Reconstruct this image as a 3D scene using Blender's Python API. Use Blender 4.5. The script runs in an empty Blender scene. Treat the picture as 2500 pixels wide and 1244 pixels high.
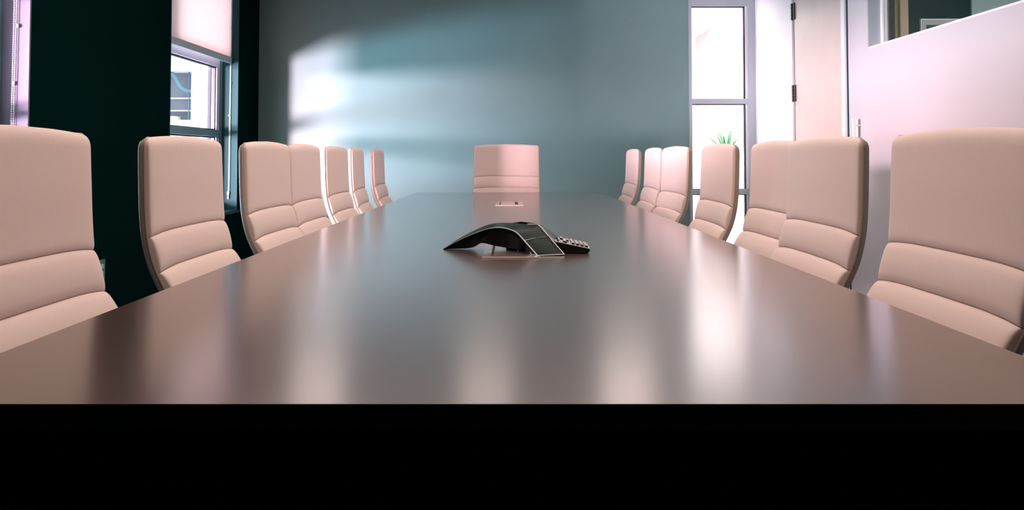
import bpy, bmesh, math, random
from mathutils import Vector, Matrix
random.seed(4)
PI = math.pi
C = bpy.context.scene.collection
S = bpy.context.scene

# ------------------------------------------------------------------ camera, world, lights, exposure
CZ = 1.037
cam_d = bpy.data.cameras.new('camera'); cam = bpy.data.objects.new('camera', cam_d); C.objects.link(cam)
cam.location = (0, 0, CZ)
cam.rotation_euler = (math.radians(90 + 1.9), 0, 0)
cam_d.sensor_width = 36; cam_d.lens = 36 * 1930 / 2500
cam_d.shift_x = 0.004; cam_d.shift_y = -0.1212
cam_d.clip_start = 0.02; cam_d.clip_end = 300
S.camera = cam
S.view_settings.view_transform = 'Standard'
S.view_settings.look = 'None'
S.view_settings.gamma = 1
S.view_settings.use_curve_mapping = False
S.view_settings.exposure = 0.32

world = bpy.data.worlds.new('sky'); S.world = world; world.use_nodes = True
wn = world.node_tree.nodes; wl = world.node_tree.links
bg = wn['Background']
tc = wn.new('ShaderNodeTexCoord'); sep = wn.new('ShaderNodeSeparateXYZ'); ramp = wn.new('ShaderNodeValToRGB')
wl.new(tc.outputs['Generated'], sep.inputs[0]); wl.new(sep.outputs['Z'], ramp.inputs[0]); wl.new(ramp.outputs[0], bg.inputs[0])
ramp.color_ramp.elements[0].color = (0.95, 0.93, 1.0, 1); ramp.color_ramp.elements[1].color = (0.70, 0.86, 1.0, 1)
bg.inputs[1].default_value = 4.6

def area(name, loc, size, rot, energy, col, size_y=None, portal=False, spread=None):
    l = bpy.data.lights.new(name, 'AREA'); l.energy = energy; l.color = col; l.size = size
    if size_y: l.shape = 'RECTANGLE'; l.size_y = size_y
    if spread: l.spread = spread
    if portal: l.cycles.is_portal = True
    o = bpy.data.objects.new(name, l); o.location = loc; o.rotation_euler = rot; C.objects.link(o)
    return o
def aim(o, target):
    o.rotation_euler = (Vector(target) - o.location).to_track_quat('-Z', 'Y').to_euler()

# area lamp added outside as reflected sunlight, for the patch on the back wall
s1 = area('added_patch_light', (-6.2, 0.35, 0.55), 0.9, (0, 0, 0), 200, (1.0, 0.62, 0.72), spread=math.radians(50)); aim(s1, (-2.6, 6.6, 1.45))
# area lamps added outside: level band for the wall, bluish fill from below
s2 = area('added_band_light', (-9.0, 0.9, 1.75), 4.6, (0, 0, 0), 900, (1.0, 0.64, 0.74), size_y=0.8, spread=math.radians(80)); aim(s2, (-2.6, 5.0, 1.45))
s3 = area('added_low_fill', (-8.0, 2.4, 0.1), 5.5, (0, 0, 0), 540, (0.52, 0.76, 1.0), size_y=1.2, spread=math.radians(90)); aim(s3, (-2.6, 5.5, 1.2))
for k, (y0, y1) in enumerate(((5.83, 7.31), (2.64, 4.12))):
    area('window_portal', (-2.70, (y0 + y1) / 2, 1.6), y1 - y0, (0, math.radians(-90), 0), 1, (1, 1, 1), portal=True)
# ceiling lights above the frame; the wide one is an added soft fill
area('ceiling_fill', (0.0, 3.0, 2.76), 3.2, (0, 0, 0), 80, (1.0, 0.79, 0.69), size_y=4.0)
area('hall_ceiling_light', (2.3, 9.9, 2.86), 2.4, (0, 0, 0), 80, (1.0, 0.90, 0.84), size_y=3.0)
for k, x in enumerate((-1.75, -0.2, 1.1)):
    area('ceiling_downlight', (x, 7.25, 2.77), 0.46, (math.radians(-42), 0, 0), (2.0, 1.4, 2.4)[k], (1.0, 0.80, 0.72), spread=math.radians(95))
h1 = area('hall_wall_fill', (2.3, 8.25, 2.82), 1.8, (0, 0, 0), 420, (1.0, 0.93, 0.93), size_y=0.3); aim(h1, (2.3, 12.3, 1.0))  # unseen lamp added over the header to brighten the hall's back wall
area('next_room_light', (4.3, 5.0, 2.8), 1.2, (0, 0, 0), 60, (1.0, 0.92, 0.80))

# ------------------------------------------------------------------ helpers
def mat(name, col, rough=0.6, metal=0.0, spec=0.5, noise=0.0, nscale=40, bump=0.0, bscale=300, coat=0.0, coat_rough=0.1, sheen=0.0, emis=None, estr=0):
    m = bpy.data.materials.new(name); m.use_nodes = True
    nt = m.node_tree; b = nt.nodes['Principled BSDF']
    b.inputs['Base Color'].default_value = (*col, 1); b.inputs['Roughness'].default_value = rough
    b.inputs['Metallic'].default_value = metal; b.inputs['Specular IOR Level'].default_value = spec
    b.inputs['Coat Weight'].default_value = coat; b.inputs['Coat Roughness'].default_value = coat_rough
    b.inputs['Sheen Weight'].default_value = sheen
    co = nt.nodes.new('ShaderNodeTexCoord')
    if noise:
        n = nt.nodes.new('ShaderNodeTexNoise'); n.inputs['Scale'].default_value = nscale; n.inputs['Detail'].default_value = 6
        nt.links.new(co.outputs['Object'], n.inputs['Vector'])
        r = nt.nodes.new('ShaderNodeMapRange'); r.inputs[1].default_value = 0.3; r.inputs[2].default_value = 0.7
        r.inputs[3].default_value = 1 - noise; r.inputs[4].default_value = 1 + noise
        nt.links.new(n.outputs['Fac'], r.inputs[0])
        x = nt.nodes.new('ShaderNodeVectorMath'); x.operation = 'SCALE'; x.inputs[0].default_value = col
        nt.links.new(r.outputs[0], x.inputs['Scale']); nt.links.new(x.outputs[0], b.inputs['Base Color'])
    if bump:
        n2 = nt.nodes.new('ShaderNodeTexNoise'); n2.inputs['Scale'].default_value = bscale; n2.inputs['Detail'].default_value = 3
        nt.links.new(co.outputs['Object'], n2.inputs['Vector'])
        bp = nt.nodes.new('ShaderNodeBump'); bp.inputs['Strength'].default_value = bump; bp.inputs['Distance'].default_value = 0.001
        nt.links.new(n2.outputs['Fac'], bp.inputs['Height']); nt.links.new(bp.outputs[0], b.inputs['Normal'])
    if emis:
        b.inputs['Emission Color'].default_value = (*emis, 1); b.inputs['Emission Strength'].default_value = estr
    return m

M = {}
M['fabric'] = mat('peach_upholstery', (0.76, 0.61, 0.56), 0.72, noise=0.012, nscale=60, bump=0.35, bscale=700, sheen=0.2, spec=0.3)
M['shell'] = mat('olive_shell_leather', (0.40, 0.35, 0.29), 0.34, spec=0.8, noise=0.03, bump=0.15, bscale=500)
M['piping'] = mat('chair_piping', (0.42, 0.30, 0.24), 0.6)
M['alu'] = mat('polished_aluminium', (0.75, 0.75, 0.76), 0.22, 1.0)
M['black_plastic'] = mat('black_plastic', (0.012, 0.013, 0.013), 0.4)
M['caster'] = mat('caster_rubber', (0.02, 0.02, 0.022), 0.6)
M['table_top'] = mat('dark_stained_veneer', (0.072, 0.042, 0.030), 0.26, noise=0.06, nscale=22, spec=0.7, coat=0.9, coat_rough=0.20, bump=0.06, bscale=240)
M['table_edge'] = mat('black_table_edge', (0.004, 0.005, 0.004), 0.5, spec=0.15)
M['left_wall'] = mat('dark_green_teal_paint', (0.0010, 0.0115, 0.0108), 0.7, spec=0.0, noise=0.05, bump=0.1, bscale=150)
M['back_wall'] = mat('grey_teal_eggshell_paint', (0.165, 0.28, 0.272), 0.36, spec=0.5, noise=0.03, nscale=3, bump=0.05, bscale=180)
M['right_wall'] = mat('white_satin_paint', (0.58, 0.55, 0.56), 0.5, noise=0.015, nscale=3)
M['ceiling'] = mat('ceiling_paint', (0.72, 0.66, 0.64), 0.9, noise=0.02)
M['carpet'] = mat('blue_grey_carpet', (0.06, 0.13, 0.16), 0.95, noise=0.25, nscale=120, bump=0.5, bscale=400)
M['frame_grey'] = mat('grey_teal_frame_paint', (0.38, 0.44, 0.47), 0.42)
M['frame_teal'] = mat('teal_window_frame_metal', (0.07, 0.17, 0.19), 0.35, noise=0.02)
M['reveal'] = mat('teal_reveal_paint', (0.009, 0.050, 0.054), 0.55, spec=0.12)
M['reveal_lit'] = mat('lit_reveal_paint', (0.15, 0.135, 0.19), 0.6, spec=0.2)  # lit copy of the reveal paint: daylight on the jamb put into the colour
M['frame_lit'] = mat('lit_window_frame', (0.52, 0.50, 0.60), 0.4)  # bright tone of the lit stile and upper rails, put into the colour
M['gasket'] = mat('black_gasket', (0.01, 0.02, 0.02), 0.5)
M['white'] = mat('white_paint', (0.82, 0.80, 0.80), 0.5)
M['door_wood'] = mat('pale_maple_veneer', (0.60, 0.48, 0.41), 0.38, noise=0.03, nscale=6)
M['hall_wall'] = mat('hall_white_paint', (0.85, 0.82, 0.83), 0.6)
M['hall_pink'] = mat('hall_blush_paint', (0.36, 0.29, 0.29), 0.6)
M['hall_floor'] = mat('polished_pale_floor', (0.70, 0.64, 0.64), 0.25)
M['outlet'] = mat('teal_outlet_plate', (0.05, 0.17, 0.17), 0.4)
M['outlet_socket'] = mat('pale_outlet_socket', (0.45, 0.62, 0.62), 0.4)
M['chain'] = mat('white_bead_chain', (0.78, 0.82, 0.83), 0.35)
M['plate'] = mat('polished_port_plate', (0.80, 0.68, 0.64), 0.16, 0.85)
M['lit_rim'] = mat('lit_port_rim', (0.85, 0.66, 0.58), 0.4)  # light catching the plate's front edge, put into the colour
M['phone'] = mat('dark_green_black_plastic', (0.001, 0.012, 0.009), 0.34, spec=0.04)
M['silver'] = mat('silver_trim', (0.55, 0.58, 0.57), 0.3, 0.7)
M['key'] = mat('pale_keycap', (0.50, 0.52, 0.52), 0.4)
M['lamp_glow'] = mat('lamp_diffuser', (0.9, 0.85, 0.8), 0.6, emis=(1, 0.8, 0.72), estr=1.5)

def glass_mat(name, tint):
    m = bpy.data.materials.new(name); m.use_nodes = True; nt = m.node_tree
    nt.nodes.remove(nt.nodes['Principled BSDF'])
    out = nt.nodes['Material Output']
    tr = nt.nodes.new('ShaderNodeBsdfTransparent'); tr.inputs[0].default_value = (*tint, 1)
    gl = nt.nodes.new('ShaderNodeBsdfGlossy'); gl.inputs['Roughness'].default_value = 0.02
    fr = nt.nodes.new('ShaderNodeFresnel'); ge = nt.nodes.new('ShaderNodeNewGeometry'); mr = nt.nodes.new('ShaderNodeMapRange')
    mr.inputs[3].default_value = 1.45; mr.inputs[4].default_value = 1 / 1.45
    nt.links.new(ge.outputs['Backfacing'], mr.inputs[0]); nt.links.new(mr.outputs[0], fr.inputs[0])
    mx = nt.nodes.new('ShaderNodeMixShader')
    nt.links.new(fr.outputs[0], mx.inputs[0]); nt.links.new(tr.outputs[0], mx.inputs[1]); nt.links.new(gl.outputs[0], mx.inputs[2])
    nt.links.new(mx.outputs[0], out.inputs[0]); return m
M['glass'] = glass_mat('window_glass', (0.94, 0.97, 0.98))
def cloth_mat(name, col, tcol):
    m = bpy.data.materials.new(name); m.use_nodes = True; nt = m.node_tree
    nt.nodes.remove(nt.nodes['Principled BSDF']); out = nt.nodes['Material Output']
    d = nt.nodes.new('ShaderNodeBsdfDiffuse'); d.inputs[0].default_value = (*col, 1)
    t = nt.nodes.new('ShaderNodeBsdfTranslucent'); t.inputs[0].default_value = (*tcol, 1)
    mx = nt.nodes.new('ShaderNodeMixShader'); mx.inputs[0].default_value = 0.45
    co = nt.nodes.new('ShaderNodeTexCoord'); wv = nt.nodes.new('ShaderNodeTexNoise'); wv.inputs['Scale'].default_value = 500
    bp = nt.nodes.new('ShaderNodeBump'); bp.inputs['Strength'].default_value = 0.1; bp.inputs['Distance'].default_value = 0.001
    nt.links.new(co.outputs['Object'], wv.inputs['Vector']); nt.links.new(wv.outputs['Fac'], bp.inputs['Height'])
    nt.links.new(bp.outputs[0], d.inputs['Normal'])
    nt.links.new(d.outputs[0], mx.inputs[1]); nt.links.new(t.outputs[0], mx.inputs[2]); nt.links.new(mx.outputs[0], out.inputs[0]); return m
M['blind'] = cloth_mat('roller_blind_cloth', (0.78, 0.72, 0.70), (0.74, 0.64, 0.61))
M['leaf'] = mat('agave_leaf', (0.012, 0.10, 0.03), 0.5, spec=0.2, noise=0.2, nscale=30)

def box(bm, x0, x1, y0, y1, z0, z1):
    vs = [bm.verts.new((x, y, z)) for z in (z0, z1) for y in (y0, y1) for x in (x0, x1)]
    for f in ((0, 2, 3, 1), (4, 5, 7, 6), (0, 1, 5, 4), (2, 6, 7, 3), (0, 4, 6, 2), (1, 3, 7, 5)):
        bm.faces.new([vs[i] for i in f])
def tube(bm, pts, r, n=8, closed=False):
    rings = []; pts = [Vector(p) for p in pts]; N = len(pts)
    up = None
    for i, p in enumerate(pts):
        if closed: t = pts[(i + 1) % N] - pts[i - 1]
        else: t = pts[min(i + 1, N - 1)] - pts[max(i - 1, 0)]
        t.normalize()
        if up is None:
            up = Vector((0, 0, 1)) if abs(t.z) < 0.9 else Vector((1, 0, 0))
        a = t.cross(up).normalized(); up2 = a.cross(t).normalized(); up = up2
        rr = r[i] if isinstance(r, (list, tuple)) else r
        rings.append([bm.verts.new(p + a * rr * math.cos(k * 2 * PI / n) + up2 * rr * math.sin(k * 2 * PI / n)) for k in range(n)])
    for i in range(N if closed else N - 1):
        A = rings[i]; B = rings[(i + 1) % N]
        for k in range(n): bm.faces.new((A[k], A[(k + 1) % n], B[(k + 1) % n], B[k]))
    if not closed:
        bm.faces.new(rings[0][::-1]); bm.faces.new(rings[-1])
def cyl(bm, c, r, h, n=24, axis='Z', r2=None):
    m = Matrix.Translation(Vector(c))
    if axis == 'X': m = m @ Matrix.Rotation(PI / 2, 4, 'Y')
    if axis == 'Y': m = m @ Matrix.Rotation(PI / 2, 4, 'X')
    bmesh.ops.create_cone(bm, cap_ends=True, segments=n, radius1=r, radius2=r if r2 is None else r2, depth=h, matrix=m)
def loft(bm, rings, closed=True, caps=True):
    R = [[bm.verts.new(p) for p in ring] for ring in rings]
    n = len(R[0])
    for i in range(len(R) - 1):
        for k in range(n if closed else n - 1):
            bm.faces.new((R[i][k], R[i][(k + 1) % n], R[i + 1][(k + 1) % n], R[i + 1][k]))
    if caps and closed:
        bm.faces.new(R[0][::-1]); bm.faces.new(R[-1])
def obj(name, bm, m, parent=None, smooth=False, bevel=0.0, segs=2, label=None, angle=35):
    bmesh.ops.recalc_face_normals(bm, faces=bm.faces[:])
    if bevel:
        es = [e for e in bm.edges if len(e.link_faces) == 2 and e.calc_face_angle(0) > math.radians(40)]
        bmesh.ops.bevel(bm, geom=es, offset=bevel, segments=segs, profile=0.5, affect='EDGES', clamp_overlap=True)
    me = bpy.data.meshes.new(name); bm.to_mesh(me); bm.free(); me.materials.append(m)
    if smooth:
        me.shade_smooth(); me.set_sharp_from_angle(angle=math.radians(angle))
    o = bpy.data.objects.new(name, me); C.objects.link(o)
    if bevel:
        wn_ = o.modifiers.new('weighted', 'WEIGHTED_NORMAL'); wn_.keep_sharp = True; wn_.weight = 90
    if parent: o.parent = parent
    if label: o['label'] = label
    return o
def bxo(name, dims, m, parent=None, bevel=0.0, smooth=False, label=None):
    bm = bmesh.new(); box(bm, *dims); return obj(name, bm, m, parent, smooth or bevel > 0, bevel, label=label)
def struct(o): o['kind'] = 'structure'; return o
def sempty(name, loc=(0, 0, 0)):
    o = bpy.data.objects.new(name, None); C.objects.link(o); o.location = loc; o['kind'] = 'structure'; o.empty_display_size = 0.1; return o
def thing(name, label, cat, loc=(0, 0, 0), rz=0, group=None):
    o = bpy.data.objects.new(name, None); C.objects.link(o); o.location = loc; o.rotation_euler = (0, 0, rz)
    o['label'] = label; o['category'] = cat; o.empty_display_size = 0.1
    if group: o['group'] = group
    return o
def dup(root, loc, rz, label, group=None):
    r = root.copy(); C.objects.link(r); r.location = loc; r.rotation_euler = (0, 0, rz); r['label'] = label
    if group: r['group'] = group
    for ch in list(root.children):
        c = ch.copy(); C.objects.link(c); c.parent = r
        for g in list(ch.children):
            d = g.copy(); C.objects.link(d); d.parent = c
    return r

# ------------------------------------------------------------------ room shell
XL, XR, YB, YF, ZC = -2.5, 2.5, 7.91, -1.5, 2.80
WT = 0.30
W1 = (2.64, 4.12); W2 = (5.83, 7.31); ZS = 0.555; ZH = 2.74
struct(bxo('floor', (XL - WT, XR + 0.12, YF - .1, YB + .12, -0.1, 0.0), M['carpet']))
struct(bxo('ceiling', (XL - WT, XR + 0.12, YF - .1, YB + .12, ZC, ZC + 0.1), M['ceiling']))
bm = bmesh.new()
for (y0, y1) in ((YF, W1[0]), (W1[1], W2[0]), (W2[1], YB)):
    box(bm, XL - WT, XL, y0, y1, 0, ZC)
for (y0, y1) in (W1, W2):
    box(bm, XL - WT, XL, y0, y1, 0, ZS - .02); box(bm, XL - WT, XL, y0, y1, ZH, ZC)
struct(obj('wall_left', bm, M['left_wall']))
# back wall: solid part, and the strip over the glazed panel
bm = bmesh.new()
box(bm, XL - WT, 1.815, YB, YB + 0.12, 0, ZC)
struct(obj('wall_back', bm, M['back_wall']))
struct(bxo('wall_front', (XL - WT, XR + .12, YF - .12, YF, 0, ZC), M['left_wall']))
# right wall: door panel zone from y 5.80 to back, then white wall with the high internal opening
OY1 = 5.47; OZ = 1.787
bm = bmesh.new()
box(bm, XR, XR + .12, 6.85, YB + .12, 0, ZC)
box(bm, XR, XR + .12, OY1, 5.80, 0, ZC)
box(bm, XR, XR + .12, YF, OY1, 0, OZ)
box(bm, XR, XR + .12, YF, 0.4, OZ, ZC)
box(bm, XR, XR + .12, 5.80, 6.85, 2.72, ZC)
box(bm, XR, XR + .12, 0.4, OY1, 2.62, ZC)
struct(obj('wall_right', bm, M['right_wall']))
# dark reveals around the openings of the left wall
def left_window(n, y0, y1, chainx):
    w = sempty('window_%d' % n, (XL, (y0 + y1) / 2, ZS)); ox, oy, oz = XL, (y0 + y1) / 2, ZS
    def B(name, x0, x1, a, b, z0, z1, m, bevel=0.0, label=None):
        return bxo(name, (x0 - ox, x1 - ox, a - oy, b - oy, z0 - oz, z1 - oz), m, w, bevel)
    # lining of jambs, sill, head: 12 mm proud of the masonry
    B('jamb_lining', -2.80, -2.497, y1 - .012, y1, ZS, ZH, M['reveal'] if n == 2 else M['reveal_lit'])
    B('jamb_lining', -2.80, -2.497, y0, y0 + .012, ZS, ZH, M['reveal'])
    B('sill', -2.80, -2.470, y0, y1, ZS - .025, ZS, M['reveal'])
    B('head_lining', -2.80, -2.497, y0, y1, ZH - .012, ZH, M['reveal'])
    fx0, fx1 = -2.71, -2.64
    fw = 0.055
    B('frame_stile', fx0, fx1 - .02, y1 - .10, y1 - .03, ZS, ZH - .012, M['frame_lit'], .002)
    B('frame_stile', fx0, fx1, y1 - .03, y1 - .012, ZS, ZH - .012, M['frame_teal'], .002)
    B('frame_stile', fx0, fx1, y0 + .012, y0 + .012 + fw, ZS, ZH - .012, M['frame_teal'], .002)
    for (z0, z1) in ((ZS, ZS + .05), (1.222, 1.280), (1.86, 1.945), (2.67, ZH - .012)):
        B('frame_rail', fx0, fx1, y0 + .012 + fw, y1 - .10 if z0 > 1.8 else y1 - .03, z0, z1, M['frame_lit' if z0 > 1.8 else 'frame_teal'], .002)
    for (z0, z1) in ((ZS + .05, 1.222), (1.280, 1.86), (1.945, 2.67)):
        a, b = y0 + .012 + fw, y1 - .10
        # black gasket ring and glass
        bm = bmesh.new(); g = .012
        for q in ((a, a + g, z0, z1), (b - g, b, z0, z1), (a, b, z0, z0 + g), (a, b, z1 - g, z1)):
            box(bm, -2.70 - ox, -2.675 - ox, q[0] - oy, q[1] - oy, q[2] - oz, q[3] - oz)
        obj('gasket', bm, M['gasket'], w)
        B('pane', -2.690, -2.684, a + g * .5, b - g * .5, z0 + g * .5, z1 - g * .5, M['glass'])
        # outer white screen frame seen through the glass
        bm = bmesh.new(); g = .10
        for q in ((a - .02, a + g, z0, z1), (b - .03, b + .05, z0, z1)):
            box(bm, -2.80 - ox, -2.735 - ox, q[0] - oy, q[1] - oy, q[2] - oz, q[3] - oz)
        obj('outer_stile', bm, M['white'], w)
    return w
left_window(1, *W1, -2.56)
left_window(2, *W2, -2.56)

def blind(name_loc, y0, y1, zbot, zchain, label, chx, strands):
    t = thing('roller_blind', label, 'blind', name_loc)
    ox, oy, oz = name_loc
    bm = bmesh.new(); cyl(bm, (0, 0, 0), 0.022, y1 - y0 - .06, 20, 'Y'); obj('roller_tube', bm, M['white'], t, True)
    bxo('cloth', (-.0012 + .0, .0012, y0 + .02 - oy, y1 - .022 - oy, zbot + .055 - oz, -.01), M['blind'], t)
    bxo('bottom_bar', (-.012, .012, y0 + .02 - oy, y1 - .022 - oy, zbot - oz, zbot + .057 - oz), M['frame_grey'], t, .003)
    bm = bmesh.new()
    for (dx0, dx1) in strands:
        z = ZH - .06
        zz = []; n = int((z - zchain) / .012)
        for i in range(n + 1):
            u = i / n
            p = Vector((dx0 + (dx1 - dx0) * u, y1 - .022 - oy - .0, z - (z - zchain) * u - oz))
            bmesh.ops.create_icosphere(bm, subdivisions=1, radius=.0034, matrix=Matrix.Translation(p))
        tube(bm, [(dx0, y1 - .022 - oy, z - oz), (dx1, y1 - .022 - oy, zchain - oz)], .0012, 6)
    obj('bead_chain', bm, M['chain'], t, True)
    for (dx, zc) in ((strands[0][0], 1.72), (strands[0][1], 1.42)):
        bm = bmesh.new(); cyl(bm, (dx, y1 - .022 - oy, zc - oz), .006, .018, 10); obj('chain_stop', bm, M['chain'], t, True)
    if zchain > .5:
        bm = bmesh.new(); c = Vector((strands[0][1], y1 - .022 - oy, zchain - oz))
        bmesh.ops.create_uvsphere(bm, u_segments=12, v_segments=8, radius=.015, matrix=Matrix.Translation(c + Vector((0, 0, -.015))) @ Matrix.Diagonal((.8, .8, 1.4, 1)))
        cyl(bm, c + Vector((0, 0, -.045)), .007, .022, 10)
        bmesh.ops.create_uvsphere(bm, u_segments=10, v_segments=6, radius=.010, matrix=Matrix.Translation(c + Vector((0, 0, -.060))))
        obj('chain_weight', bm, M['chain'], t, True)
    return t
blind((-2.565, (W2[0] + W2[1]) / 2, 2.70), W2[0] + .012, W2[1], 1.900, 0.72, 'pale pink roller blind half lowered over the window by the back corner', 0, [(0.002, -.008), (.006, .000)])
blind((-2.575, (W1[0] + W1[1]) / 2, 2.70), W1[0] + .012, W1[1], 1.925, 0.66, 'half lowered roller blind whose two white bead chains hang in the leftmost window', 0, [(0.020, .005), (.006, -.006)])

# glazed panel beside the door, in the plane of the back wall
w = sempty('window_3', (2.15, YB, 0))
def G(name, x0, x1, z0, z1, m=M['frame_grey'], y0=YB - .012, y1=YB + .10, bevel=.002):
    return bxo(name, (x0 - 2.15, x1 - 2.15, y0 - YB, y1 - YB, z0, z1), m, w, bevel)
G('frame_stile', 1.815, 1.845, 0, ZC); G('frame_stile', 2.405, 2.50, 0, ZC)
for z0, z1 in ((2.552, 2.80), (1.568, 1.620), (.665, .722), (0.0, .12)):
    G('frame_rail', 1.845, 2.405, z0, z1)
for z0, z1 in ((1.620, 2.552), (.722, 1.568), (.12, .665)):
    bm = bmesh.new(); g = .014
    for q in ((2.405 - g - .020, 2.405 - .02, z0, z1), (1.845, 2.405 - .02, z1 - .008, z1)):
        box(bm, q[0] - 2.15, q[1] - 2.15, .015, .05, q[2], q[3])
    obj('gasket', bm, M['gasket'], w)
    G('pane', 1.845, 2.40, z0, z1, M['glass'], YB + .040, YB + .046, 0)
    G('glazing_bead', 2.385, 2.405, z0, z1, M['white'], YB + .008, YB + .05, 0)

# door 1: pale leaf with black hinges; the fixed panel beside it
struct(bxo('trim_1', (XR - .018, XR + .0, 6.885, YB - .012, 0.0, ZC), M['white'], bevel=.002))
d = sempty('door_1', (XR, 6.85, 0))
bxo('leaf', (-.012, .035, -.985, -.015, .012, 2.71), M['door_wood'], d, .003)
bxo('hinge_stile', (-.022, .03, .016, .034, 0, 2.72), M['white'], d, .001)
bxo('hinge_gap', (-.004, .03, -.014, .016, 0, 2.72), M['gasket'], d)
bm = bmesh.new()
for hz in (2.30, 1.588, .35):
    h = bmesh.new(); box(h, -.024, -.012, -.045, .016, hz - .072, hz + .072)
    for k in range(5): cyl(h, (-.026, 0, hz - .058 + k * .029), .009, .027, 12)
    obj('hinge', h, M['black_plastic'], d, True)
bm.free()
bxo('latch_stile', (-.022, .03, -1.05, -.99, 0, 2.72), M['white'], d, .002)
h = bmesh.new(); cyl(h, (-.03, -.90, .98), .026, .008, 20, 'X'); tube(h, [(-.03, -.90, .98), (-.07, -.90, .98), (-.075, -.86, .98), (-.075, -.79, .98)], .008, 10)
obj('lever_handle', h, M['alu'], d, True)
# door 2: wide white sliding leaf with vertical pull, standing against the white wall
d = sempty('door_2', (XR, 5.5, 0))
bxo('shadow_gap', (-.006, .0, .285, .305, 0, 2.75), M['reveal'], d)
bxo('pull_plate', (-.006, .0, .13, .19, .86, 1.305), M['white'], d, .002)
h = bmesh.new(); tube(h, [(-.006, .10, 1.26), (-.045, .10, 1.26)], .006, 8); tube(h, [(-.006, .10, .9), (-.045, .10, .9)], .006, 8)
box(h, -.056, -.036, .085, .108, .85, 1.31); obj('pull_bar', h, M['white'], d, True)

# window 4: high internal opening in the right wall, with the room beyond
w = sempty('window_4', (XR, 3.0, OZ))
def Q(name, dims, m, bevel=0):
    return bxo(name, (dims[0] - XR, dims[1] - XR, dims[2] - 3, dims[3] - 3, dims[4] - OZ, dims[5] - OZ), m, w, bevel)
Q('jamb_lining', (XR + .001, XR + .085, OY1 - .012, OY1, OZ, 2.62), M['frame_grey'])
Q('frame_stile', (XR + .085, XR + .12, OY1 - .04, OY1, OZ, 2.62), M['white'])
Q('sill_board', (XR + .0, XR + .12, .4, OY1 - .012, OZ - .0, OZ + .012), M['white'])
Q('pane', (XR + .095, XR + .101, .4, OY1 - .04, OZ + .012, 2.62), M['glass'])
# next room (its walls are part of the setting)
def P(name, dims, col, rough=.6): return struct(bxo(name, dims, mat(name + '_paint', col, rough, spec=0.08)))
RY = 7.0
P('wall_beyond_1', (2.62, 3.395, RY, RY + .1, 0, 3.0), (0.30, 0.40, 0.24))
P('wall_beyond_2', (3.395, 3.435, RY - .02, RY + .1, 0, 3.0), (0.004, 0.006, 0.004))
P('wall_beyond_3', (3.435, 3.48, RY, RY + .1, 0, 3.0), (0.34, 0.32, 0.12))
P('wall_beyond_4', (3.48, 3.55, RY - .03, RY + .1, 0, 3.0), (0.62, 0.48, 0.34))
P('wall_beyond_5', (3.55, 4.12, RY, RY + .1, 0, 3.0), (0.004, 0.022, 0.018))
P('wall_beyond_6', (4.12, 7.0, RY - .02, RY + .1, 0, 3.0), (0.38, 0.52, 0.55))
P('wall_beyond_7', (7.0, 7.1, -1.5, RY + .1, 0, 3.0), (0.5, 0.5, 0.48))
P('wall_beyond_8', (2.62, 7.1, -1.6, -1.5, 0, 3.0), (0.5, 0.5, 0.48))
P('floor_beyond', (2.62, 7.1, -1.6, RY + .1, -.1, 0), (0.2, 0.2, 0.2))
P('ceiling_beyond', (2.62, 7.1, -1.6, RY + .1, 2.95, 3.05), (0.7, 0.7, 0.68))
pic = thing('framed_picture', 'pale framed picture with dark green print on dark wall beyond high opening', 'picture', (3.90, RY, 2.0))
bxo('frame', (-.24, .24, -.03, -.001, -.35, .262), M['white'], pic, .003)
bxo('mat_board', (-.228, .228, -.034, -.030, -.338, .250), M['frame_grey'], pic)
bxo('print', (-.195, .195, -.036, -.0341, -.30, .205), mat('dark_green_print', (.01, .06, .03)), pic)

# hall behind the glazed panel
struct(bxo('floor_hall', (1.0, 7.2, YB + .12, 12.4, -.1, 0), M['hall_floor']))
struct(bxo('ceiling_hall', (1.0, 7.2, YB + .12, 12.4, 2.9, 3.0), M['hall_wall']))
struct(bxo('wall_hall_back', (1.0, 7.2, 12.3, 12.4, 0, 2.9), M['hall_wall']))
struct(bxo('wall_hall_left', (.9, 1.0, YB + .12, 12.4, 0, 2.9), M['hall_wall']))
struct(bxo('wall_hall_right', (2.93, 7.2, 10.0, 12.3, 0, 2.9), M['hall_pink']))
struct(bxo('wall_hall_side', (4.6, 4.7, YB + .12, 10.0, 0, 2.9), M['hall_wall']))
struct(bxo('wall_hall_front', (2.62, 4.7, YB + .02, YB + .12, 0, 2.9), M['hall_wall']))
bench = thing('white_bench', 'low white box bench on the hall floor behind the glass panel', 'bench', (3.15, 9.75, 0))
bxo('body', (-.30, .9, -.22, .22, .04, .30), M['white'], bench, .01)
bxo('plinth', (-.28, .88, -.20, .20, 0, .04), M['frame_grey'], bench)
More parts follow.
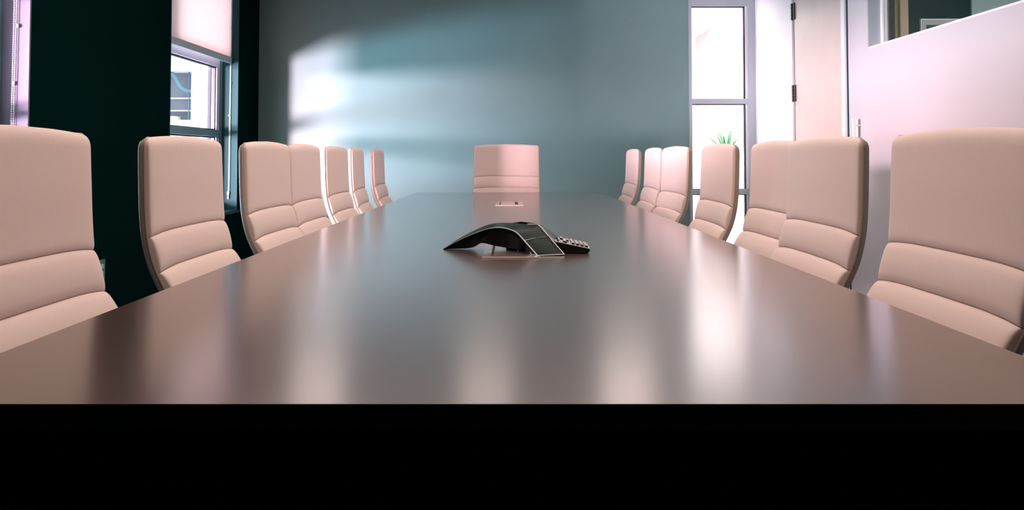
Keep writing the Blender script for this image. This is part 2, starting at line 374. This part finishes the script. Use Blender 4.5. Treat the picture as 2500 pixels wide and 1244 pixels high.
# agave in tall planter
pl = thing('agave_plant', 'spiky green agave plant in a tall white planter beyond the glass panel', 'plant', (2.57, 9.3, 0))
bm = bmesh.new(); loft(bm, [[(a * sx, a * sy, z) for sx, sy in ((-1, -1), (1, -1), (1, 1), (-1, 1))] for a, z in ((.13, 0), (.17, 1.14), (.15, 1.14), (.145, 1.09))])
obj('planter', bm, M['white'], pl, bevel=0)
random.seed(9)
for k in range(13):
    az = k * 2.4; tilt = .10 + .75 * (k / 13.0); L = .33 - .05 * (k % 3) * 1.0 - .05 * (k / 13)
    bm = bmesh.new(); rings = []
    for i in range(8):
        u = i / 7; r = .022 * (1 - u) ** .7 + .0006
        out = .03 + L * u * math.sin(tilt * (1 + .2 * u)); z = 1.085 + L * u * math.cos(tilt * (1 + .2 * u))
        c = Vector((out * math.cos(az), out * math.sin(az), z)); s = Vector((-math.sin(az), math.cos(az), 0)); nrm = Vector((math.cos(az), math.sin(az), 0))
        rings.append([c - s * r + nrm * -.2 * r, c + nrm * .35 * r, c + s * r + nrm * -.2 * r, c - nrm * .5 * r])
    loft(bm, rings); obj('leaf', bm, M['leaf'], pl, True, angle=60)

# outlet on the left wall between the first two chairs
ou = thing('wall_outlet', 'small teal duplex wall outlet on dark wall between two left chairs', 'outlet', (XL, 4.885, .345))
bxo('cover_plate', (0, .006, -.0375, .0375, -.062, .062), M['outlet'], ou, .002)
for z in (.021, -.021):
    h = bmesh.new(); rings = []
    pts = [(math.cos(a) * .0165, math.sin(a) * .0145) for a in [i * PI / 10 for i in range(20)]]
    pts = [(max(-.0165, min(.0165, y)), zz * 1.05) for y, zz in pts]
    loft(h, [[(.006, y, zz + z) for y, zz in pts], [(.0085, y * .95, zz * .95 + z) for y, zz in pts]])
    so = obj('socket', h, M['outlet_socket'], ou, True)
    for dy, hh in ((-.006, .004), (.006, .0035)):
        bxo('slot', (.0084, .0088, dy - .001, dy + .001, z + .001 - hh, z + .003 + hh), M['gasket'], so)

# ------------------------------------------------------------------ outside the windows
struct(bxo('ground', (-40, XL - WT - .01, -20, 40, -.3, -.15), mat('pale_paving', (.62, .64, .66), .8, noise=.05, nscale=2)))
b = thing('office_building', 'white building with louvred grey bay seen through the far left window', 'building', (-10.0, 20.0, -.15))
WB = mat('white_render', (.85, .83, .85), .7)
# opening px 412..465 x 172..300 at depth 20
def PXO(px, py, d=20.0): return ((px - 1240) / 1930 * d + 10.0, (383 - py) / 1930 * d + CZ + .15)
x0, z1 = PXO(380, 172); x1, z0 = PXO(465, 300)
bm = bmesh.new()
box(bm, -6, x0, 0, .6, 0, 9); box(bm, x1, 4.6, 0, .6, 0, 9); box(bm, x0, x1, 0, .6, z1, 9); box(bm, x0, x1, 0, .6, 0, z0)
obj('facade', bm, WB, b)
bxo('bay_back', (x0 - .1, x1 + .1, .55, .6, z0 - .1, z1 + .1), mat('grey_lavender_panel', (.115, .125, .16), .6), b)
for py in (237, 268):
    z = PXO(400, py)[1]; bxo('louvre', (x0, x1, .30, .50, z - .012, z + .012), WB, b)
for px, m in ((448, (.07, .14, .19)), (454.5, (.03, .10, .14))):
    xx = PXO(px, 200)[0]; h = bmesh.new(); cyl(h, (xx, .30, (z0 + z1) / 2), .017, z1 - z0, 10); obj('pipe', h, mat('blue_pipe', m, .5), b, True)
h = bmesh.new(); tube(h, [(PXO(px, py)[0], .25, PXO(px, py)[1]) for px, py in ((402, 172), (416, 186), (424, 202), (432, 213), (444, 219), (465, 222))], .055, 10)
obj('curved_duct', h, mat('blue_duct', (.05, .14, .17), .5), b, True)
xa, za = PXO(395, 283); xb, zb = PXO(424, 292)
bxo('planter_box', (xa, xb, .05, .4, z0, za), mat('pale_yellow_box', (.7, .66, .45), .7), b)
bxo('planter_box', (xa, x1 - .02, .02, .3, z0, zb), mat('pale_yellow_ledge', (.75, .70, .55), .7), b)

# ------------------------------------------------------------------ conference table
HW, TY0, TY1, TZ = .745, .929, 6.45, .75
t = thing('conference_table', 'long dark brown glossy conference table with black edge down the room', 'table', (0, (TY0 + TY1) / 2, 0))
L2 = (TY1 - TY0) / 2
bxo('tabletop', (-HW + .001, HW - .001, -L2 + .001, L2 - .001, TZ - .03, TZ), M['table_top'], t)
bm = bmesh.new()
for q in ((-HW, HW, -L2, -L2 + .0009), (-HW, HW, L2 - .0009, L2), (-HW, -HW + .0009, -L2, L2), (HW - .0009, HW, -L2, L2)):
    box(bm, q[0], q[1], q[2], q[3], TZ - .121, TZ - .0008)
for q in ((-HW, HW, -L2, -L2 + .03), (-HW, HW, L2 - .03, L2), (-HW, -HW + .03, -L2, L2), (HW - .03, HW, -L2, L2)):
    box(bm, q[0], q[1], q[2], q[3], TZ - .121, TZ - .0302)
obj('edge_band', bm, M['table_edge'], t)
bxo('underside_panel', (-HW + .03, HW - .03, -L2 + .03, L2 - .03, TZ - .05, TZ - .0302), M['table_edge'], t)
for y in (-L2 + .95, 0, L2 - .95):
    bm = bmesh.new(); box(bm, -.22, .22, y - .30, y + .30, .03, TZ - .05); obj('pedestal', bm, M['table_edge'], t, True, .01)
    bm = bmesh.new(); box(bm, -.27, .27, y - .36, y + .36, 0, .03); obj('foot', bm, M['alu'], t, True, .006)

def port(y0, y1, label, cx):
    cy = (y0 + y1) / 2; hl = (y1 - y0) / 2
    p = thing('table_port', label, 'cable port', (cx, cy, TZ))
    bxo('plate', (-.082, .082, -hl, hl, 0, .003), M['plate'], p, .0008)
    bxo('slot', (-.058, -.052, -hl * .8, hl * .82, .003, .0034), M['gasket'], p)
    bxo('socket_opening', (.034, .055, -hl * .62, hl * .88, .003, .0034), M['gasket'], p)
    bxo('lit_rim', (-.083, .083, -hl - .001, -hl + .004, -.0005, .0042), M['lit_rim'], p)
    return p
port(4.67, 5.05, 'flat pale metal cable port with dark opening near far end of table', .008)
port(2.25, 2.62, 'flat pale metal cable port in the table beneath the conference phone', .010)

# ------------------------------------------------------------------ conference phone
ph = thing('conference_phone', 'black arched three legged conference phone with silver trim on table', 'phone', (0.0, 2.45, TZ))
def pt(px, py, d):
    return Vector(((px - 1240) / 1930 * d, d - 2.45, max(0.0005, (383 - py) / 1930 * d + CZ - TZ)))
def cr(pts, n):
    """catmull-rom through points, n samples"""
    P_ = [pts[0] * 2 - pts[1]] + pts + [pts[-1] * 2 - pts[-2]]; out = []
    m = len(pts) - 1
    for i in range(n):
        u = i / (n - 1) * m; k = min(int(u), m - 1); f = u - k
        a, b_, c, d_ = P_[k], P_[k + 1], P_[k + 2], P_[k + 3]
        out.append(.5 * ((2 * b_) + (c - a) * f + (2 * a - 5 * b_ + 4 * c - d_) * f * f + (3 * b_ - a - 3 * c + d_) * f ** 3))
    return out
A = cr([pt(*q) for q in ((1083, 606.5, 2.47), (1115, 589, 2.455), (1150, 573, 2.44), (1190, 558.5, 2.41), (1220, 555.5, 2.39), (1245, 560, 2.37), (1264, 570, 2.355), (1287, 595, 2.33), (1312, 624, 2.30))], 49)
Bc = cr([pt(*q) for q in ((1083, 606, 2.475), (1115, 588, 2.50), (1150, 571, 2.53), (1190, 553, 2.56), (1225, 545.5, 2.58), (1262, 544, 2.58), (1298, 546.5, 2.54), (1318, 552, 2.50), (1342, 580, 2.41), (1377, 620, 2.32))], 49)
# even the back curve's parameter so that the crown lines up with the front curve
def surf(i, v):
    a, b_ = A[i], Bc[i]; p = a.lerp(b_, v)
    crown = .010 * math.sin(PI * v) * math.sin(PI * min(1, i / 34.0)) if i < 34 else 0
    return p + Vector((0, 0, crown))
def surf_f(f, v):
    i = int(f); return surf(i, v).lerp(surf(i + 1, v), f - i)
bm = bmesh.new(); rings = []
for i in range(49):
    top = [surf(i, v / 8) for v in range(9)]
    th = .012 * min(1, .25 + i / 12)
    bot = [Vector((p.x, p.y + .002, max(0.0046 if -.08 < p.x < .096 else 0.0002, p.z - th))) for p in reversed(top)]
    rings.append(top + bot)
loft(bm, rings); obj('arched_body', bm, M['phone'], ph, True, angle=50)
# silver trim: front curve, right hand edge of the front leg, foot edge, panel seam
off = Vector((0, -.0015, .001))
bm = bmesh.new(); tube(bm, [p + off for p in A], [.0011 + .0008 * (i / 48) for i in range(49)], 8)
obj('trim_front', bm, M['silver'], ph, True).name = 'silver_trim'
bm = bmesh.new(); tube(bm, [p + off for p in Bc[36:]], .0017, 8); obj('silver_trim', bm, M['silver'], ph, True)
bm = bmesh.new(); tube(bm, [A[-1] + off, Bc[-1] + off], .0019, 8); obj('silver_trim', bm, M['silver'], ph, True)
bm = bmesh.new()
tube(bm, [surf_f(40.2 + 1.9 * v, v) + Vector((0, -.0016, .0018)) for v in [k / 12 * .46 for k in range(13)]], .0007, 6)
tube(bm, [surf_f(40.2 + 1.9 * v, v) + Vector((0, -.0016, .0018)) for v in [.56 + k / 12 * .42 for k in range(13)]], .0007, 6)
obj('panel_seam', bm, M['silver'], ph, True)
# underside: dark base block filling under the arch, with the left fin
bm = bmesh.new()
F = [(1083, 607, 2.472), (1150, 575, 2.46), (1190, 562, 2.44), (1225, 560, 2.43), (1250, 566, 2.42), (1268, 582, 2.40), (1280, 596, 2.40)]
Lw = [(1083, 608, 2.472), (1150, 603.5, 2.46), (1176, 592, 2.44), (1206, 598, 2.43), (1240, 604, 2.42), (1266, 607, 2.40), (1276, 610, 2.40)]
Ft = cr([pt(*q) for q in F], 25); Lb = cr([pt(*q) for q in Lw], 25)
rings = []
for i in range(25):
    dd = Vector((0, .055 * math.sin(PI * min(1, .12 + i / 27)), 0))
    if -.08 < Lb[i].x < .096: Lb[i].z = max(Lb[i].z, .0046)
    rings.append([Ft[i], Ft[i] + dd, Lb[i] + dd, Lb[i]])
loft(bm, rings); obj('underside', bm, M['black_plastic'], ph, True)
# rear leg
bm = bmesh.new(); rings = []
for i in range(12):
    u = i / 11; c = Vector((.045 - .02 * u, .10 + .17 * u, .072 * math.cos(u * PI / 2) ** .8 + .001)); wv = .05 - .018 * u
    rings.append([c + Vector((-wv, 0, 0)), c + Vector((0, 0, .006)), c + Vector((wv, 0, 0)), c + Vector((wv, 0, -.010 if u < .85 else 0)), c + Vector((-wv, 0, -.010 if u < .85 else 0))])
loft(bm, rings); obj('rear_leg', bm, M['phone'], ph, True)
# thin stay under the arch and support foot
bm = bmesh.new(); tube(bm, [pt(1209, 594, 2.45), pt(1205, 622, 2.31) + Vector((0, 0, .005))], .0013, 6); obj('cable', bm, M['black_plastic'], ph, True)
bm = bmesh.new(); q = pt(1288, 600, 2.40); box(bm, q.x - .030, q.x - .006, q.y + .0, q.y + .07, 0.0045, .034); obj('support_foot', bm, M['black_plastic'], ph, True, .003)
bm = bmesh.new(); q = surf(33, .93); box(bm, q.x - .016, q.x + .016, q.y - .012, q.y + .006, q.z - .004, q.z + .0035); obj('mute_button', bm, M['silver'], ph, True, .0015)
# display hood and keypad tray
bm = bmesh.new()
T = [pt(1318, 551, 2.50), pt(1357, 578, 2.43), pt(1356, 584, 2.42), pt(1346, 586, 2.40), pt(1322, 560, 2.46)]
loft(bm, [[p + Vector((0, 0, 0)) for p in T], [p + Vector((.004, .075, .0)) for p in T]])
obj('display_hood', bm, M['black_plastic'], ph, True, .001)
tray = []
k0, k1 = pt(1338, 574, 2.42), pt(1358, 590, 2.37)
k2 = pt(1441, 607, 2.36)
def tr_top(u, v):     # u along the tray, v to the back
    p = k1.lerp(k2, u); back = Vector((.0, .125 - .02 * u, .0)) * v
    return p + back + Vector((0, 0, .003 * v))
bm = bmesh.new(); rings = []
for u in [i / 8 for i in range(9)]:
    a, b_ = tr_top(u, 0), tr_top(u, 1)
    if u > .9: a = a + Vector((0, .004, 0)); b_ = b_ - Vector((0, .006, 0))
    rings.append([a, b_, Vector((b_.x - .004, b_.y, .001)), Vector((a.x - .004, a.y, .001 if u < 1 else .004))])
loft(bm, rings); obj('keypad_base', bm, M['black_plastic'], ph, True, .0008)
bm = bmesh.new()
rings = [[tr_top(u, 0) + Vector((0, -.0006, .0002)), tr_top(u, 1) + Vector((0, 0, .0002)), tr_top(u, 1) + Vector((0, 0, .0022)), tr_top(u, 0) + Vector((0, -.0006, .0022))] for u in (0, .5, 1)]
loft(bm, rings); face = obj('keypad_face', bm, M['silver'], ph)
bm = bmesh.new(); tube(bm, [k0, k1 + Vector((0, -.0005, .0015)), k2 + Vector((0, -.0005, .001))], .0013, 6); obj('silver_trim', bm, M['silver'], ph, True)
def key(u, v, du, dv, h=.004, m=M['key'], n='key'):
    bm = bmesh.new(); c = [tr_top(u + a * du, v + b_ * dv) + Vector((0, 0, .002)) for a, b_ in ((-1, -1), (1, -1), (1, 1), (-1, 1))]
    up = Vector((.1, 0, 1)).normalized() * h
    loft(bm, [c, [p + up for p in c]]); obj(n, bm, m, face, True, .0006)
for i in range(4):
    for j in range(3): key(.50 + i * .13, .20 + j * .28, .042, .095, .0045, M['black_plastic'], 'key'); key(.497 + i * .13, .20 + j * .28, .040, .09, .006)
for u, v in ((.06, .25), (.06, .55), (.06, .8)): key(u, v, .03, .09, .004, M['black_plastic'])
for u, v, a in ((.20, .75, .04), (.26, .25, .05), (.27, .5, .035), (.36, .62, .035)): key(u, v, a, .11, .006); key(u + .004, v, a + .006, .12, .0045, M['black_plastic'])

# ------------------------------------------------------------------ chairs
CWD = .545; ZT = 1.100
prof = [(0, 0), (.06, .001), (.12, .003), (.19, .006), (.255, .012), (.31, .023), (.355, .038), (.41, .066), (.46, .100), (.51, .145), (.55, .195), (.575, .25)]
pp = cr([Vector((x - .27, 0, ZT - .012 - dv)) for dv, x in prof], 160)
arc = [0]
for i in range(1, len(pp)): arc.append(arc[-1] + (pp[i] - pp[i - 1]).length)
def at(s):
    s = max(0, min(arc[-1] - 1e-6, s)); i = 0
    while arc[i + 1] < s: i += 1
    f = (s - arc[i]) / (arc[i + 1] - arc[i]); p = pp[i].lerp(pp[i + 1], f); t_ = (pp[min(i + 2, len(pp) - 1)] - pp[max(i - 1, 0)]).normalized()
    n = Vector((-t_.z, 0, t_.x))           # forward normal
    return p, n
def halfw(s, r=.022, ext=0):
    a = CWD / 2 + ext + (.004 * min(1, s / .3))
    return a - r + math.sqrt(max(0, r * r - max(0, r - s) ** 2)) if s < r else a
def se(t_, a, b, p):
    c, s = math.cos(t_), math.sin(t_)
    return a * math.copysign(abs(c) ** (2 / p), c), b * math.copysign(abs(s) ** (2 / p), s)
NF = 36
def cushion(s0, s1, top=False):
    bm = bmesh.new(); rings = []; L = s1 - s0; N = 26
    for i in range(N + 1):
        u = i / N; u = .5 - .5 * math.cos(PI * u); s = s0 + L * u
        e0 = min((s - s0) / (.030 if top else .02), 1); e1 = min((s1 - s) / .02, 1)
        f0 = math.sqrt(max(0, 1 - (1 - e0) ** 2)); f1 = math.sqrt(max(0, 1 - (1 - e1) ** 2))
        fb = (.12 + .88 * f0 if top else .62 + .38 * f0) * (.62 + .38 * f1)
        fb *= 1 + (.12 if top else .50) * max(0, math.sin(PI * u)) ** .8
        a = halfw(max(s, .0005)); p, n = at(s)
        sag = .012 * math.exp(-s / .06)
        ring = []
        for k in range(NF + 1):
            y, h = se(PI * k / NF, a, .018 * fb, 7)
            s_ = s + .011 * (y / a) ** 4 * min(1, s / .2) ** 2
            p_, n_ = at(s_) if s > .02 else (p, n)
            q = p_ + n_ * (h + .001) + Vector((0, y, 0)); q.z += sag * (1 - (y / (CWD / 2)) ** 2)
            ring.append(q)
        rings.append(ring)
    loft(bm, rings, closed=True)
    return bm
def cushion_shell(s0, s1):
    bm = bmesh.new(); rings = []; N = 60
    for i in range(N + 1):
        u = i / N; s = s0 + (s1 - s0) * u
        e0 = min(s / .03, 1); fb = .25 + .75 * math.sqrt(max(0, 1 - (1 - e0) ** 2))
        a = halfw(max(s, .0005), ext=.001); p, n = at(s); sag = .012 * math.exp(-s / .06)
        ring = []
        for k in range(NF + 1):
            y, h = se(PI * k / NF, a, .025 * fb, 6)
            q = p - n * h + Vector((0, y, 0)); q.z += sag * (1 - (y / (CWD / 2)) ** 2); ring.append(q)
        rings.append(ring)
    loft(bm, rings); return bm
def make_chair(label, cat='chair'):
    t = thing('conference_chair', label, cat)
    edges = (0, .2565, .358, .458, .585)
    for i in range(4):
        obj('back_panel', cushion(edges[i] + (.0008 if i else 0), edges[i + 1] - .0008, i == 0), M['fabric'], t, True, angle=60)
    obj('back_shell', cushion_shell(0, .62), M['shell'], t, True, angle=60)
    pts = []
    for sgn in (-1, 1):
        side = []
        for i in range(50):
            s = .60 * (i / 49) ** 1.3; p, n = at(s); y = sgn * (halfw(max(s, .0005)) + .0005); sag = .012 * math.exp(-s / .06)
            q = p + Vector((0, y, 0)) + n * .001; q.z += sag * (1 - (y / (CWD / 2)) ** 2); side.append(q)
        pts += side[::-1] if sgn < 0 else side
    bm = bmesh.new(); tube(bm, pts, .0026, 6); obj('piping', bm, M['piping'], t, True)
    # seat cushion: three welted panels
    zs = .455
    for x0, x1 in ((-.06, .06), (.062, .17), (.172, .28)):
        bm = bmesh.new(); rings = []
        for i in range(15):
            u = i / 14; x = x0 + (x1 - x0) * u; e = min(u, 1 - u) / .16; fb = .55 + .45 * math.sqrt(max(0, 1 - (1 - min(e, 1)) ** 2))
            drop = 0 if x < .22 else -((x - .22) / .06) ** 2 * .02
            rings.append([Vector((x, se(PI * k / 24, .262, .045 * fb, 5)[0], zs + drop + se(PI * k / 24, .262, .045 * fb, 5)[1])) for k in range(25)])
        loft(bm, rings); obj('seat_panel', bm, M['fabric'], t, True, angle=60)
    bm = bmesh.new(); box(bm, -.09, .275, -.265, .265, zs - .035, zs - .0005); obj('seat_shell', bm, M['shell'], t, True, .015, 3)
    bm = bmesh.new(); box(bm, -.10, .10, -.09, .09, zs - .085, zs - .036); obj('tilt_mechanism', bm, M['black_plastic'], t, True, .01)
    bm = bmesh.new(); tube(bm, [(.03, -.09, zs - .06), (.03, -.17, zs - .06), (.035, -.22, zs - .065)], .006, 8); obj('height_lever', bm, M['black_plastic'], t, True)
    bm = bmesh.new(); cyl(bm, (0, 0, .28), .018, .20, 20); cyl(bm, (0, 0, .16), .028, .16, 20); obj('gas_column', bm, M['alu'], t, True)
    bm = bmesh.new(); cyl(bm, (0, 0, .095), .05, .05, 24, r2=.04); obj('base_hub', bm, M['alu'], t, True)
    for k in range(5):
        a = k * 2 * PI / 5 + .3; c, s = math.cos(a), math.sin(a)
        bm = bmesh.new(); rings = []
        for i in range(7):
            u = i / 6; r = .035 + .255 * u; wd = .022 - .008 * u; z1 = .108 - .028 * u; z0_ = .078 - .012 * u
            rings.append([Vector((r * c - s * wd * q, r * s + c * wd * q, z)) for q, z in ((-1, z0_), (1, z0_), (.8, z1), (-.8, z1))])
        loft(bm, rings); leg = obj('base_leg', bm, M['alu'], t, True, .003)
        bm = bmesh.new(); cyl(bm, (.285 * c, .285 * s, .062), .008, .03, 10)
        for q in (-1, 1):
            mm = Matrix.Translation((.285 * c - s * .014 * q, .285 * s + c * .014 * q, .0255)) @ Matrix.Rotation(a, 4, 'Z') @ Matrix.Rotation(PI / 2, 4, 'X')
            bmesh.ops.create_cone(bm, cap_ends=True, segments=20, radius1=.025, radius2=.025, depth=.016, matrix=mm)
        obj('caster', bm, M['caster'], leg, True)
    return t
LC = [(1.56, 0, .98), (2.40, 0, .98), (3.21, 1, .98), (3.79, 0, .98), (4.50, 0, .98), (5.11, -3.5, .98), (5.93, -1.5, .98)]
RC = [(1.72, 0, .98), (2.45, 0, .98), (3.03, 0, 1.03), (3.67, 0, .98), (4.61, 3, .98), (5.30, 0, .98), (6.18, 0, .98)]
nL = ['peach upholstered chair cut off by the left edge of the photo, nearest on the left', 'peach chair second along the left side, before the wide dark wall pier',
      'peach chair third along the left side, overlapping the fourth', 'peach chair fourth along the left side, partly hidden behind the third',
      'peach chair fifth along the left side with pale edge showing', 'peach chair sixth along the left side, turned slightly away', 'peach chair seventh and farthest along the left side']
nR = ['large mauve-pink chair nearest on the right, cut off by the right edge', 'pink chair second along the right side with dark shaded edge, before the pull handle',
      'pink chair third along the right side, partly hidden behind the second', 'pink chair on the right standing alone before the glass panel and agave',
      'pink chair fifth along the right side, overlapping the sixth', 'pink chair sixth along the right side, partly hidden behind the fifth', 'pink chair seventh and farthest along the right side']
GL = 'chairs along the left side of the table'; GR = 'chairs along the right side of the table'
ch = make_chair(nL[0]); first = True
for i, (y, a, x) in enumerate(LC):
    # forward (+X local) for left chairs; back centre at (-x, y)
    r = math.radians(a); r = -r; loc = (-x + .27 * math.cos(r), y + .27 * math.sin(r), 0)
    if first: ch.location = loc; ch.rotation_euler = (0, 0, r); ch['group'] = GL; first = False
    else: dup(ch, loc, r, nL[i], GL)
for i, (y, a, x) in enumerate(RC):
    r = PI + math.radians(a); loc = (x + .27 * math.cos(r), y + .27 * math.sin(r) , 0)
    dup(ch, loc, r, nR[i], GR)
e = dup(ch, (-.012, 6.67 - .27, 0), -PI / 2, 'pale pink chair at the far end of the table facing the camera')
del e['group']
for c in e.children:       # its gas column is raised
    if c.name.split('.')[0] not in ('base_hub', 'base_leg', 'gas_column'): c.location.z += .045
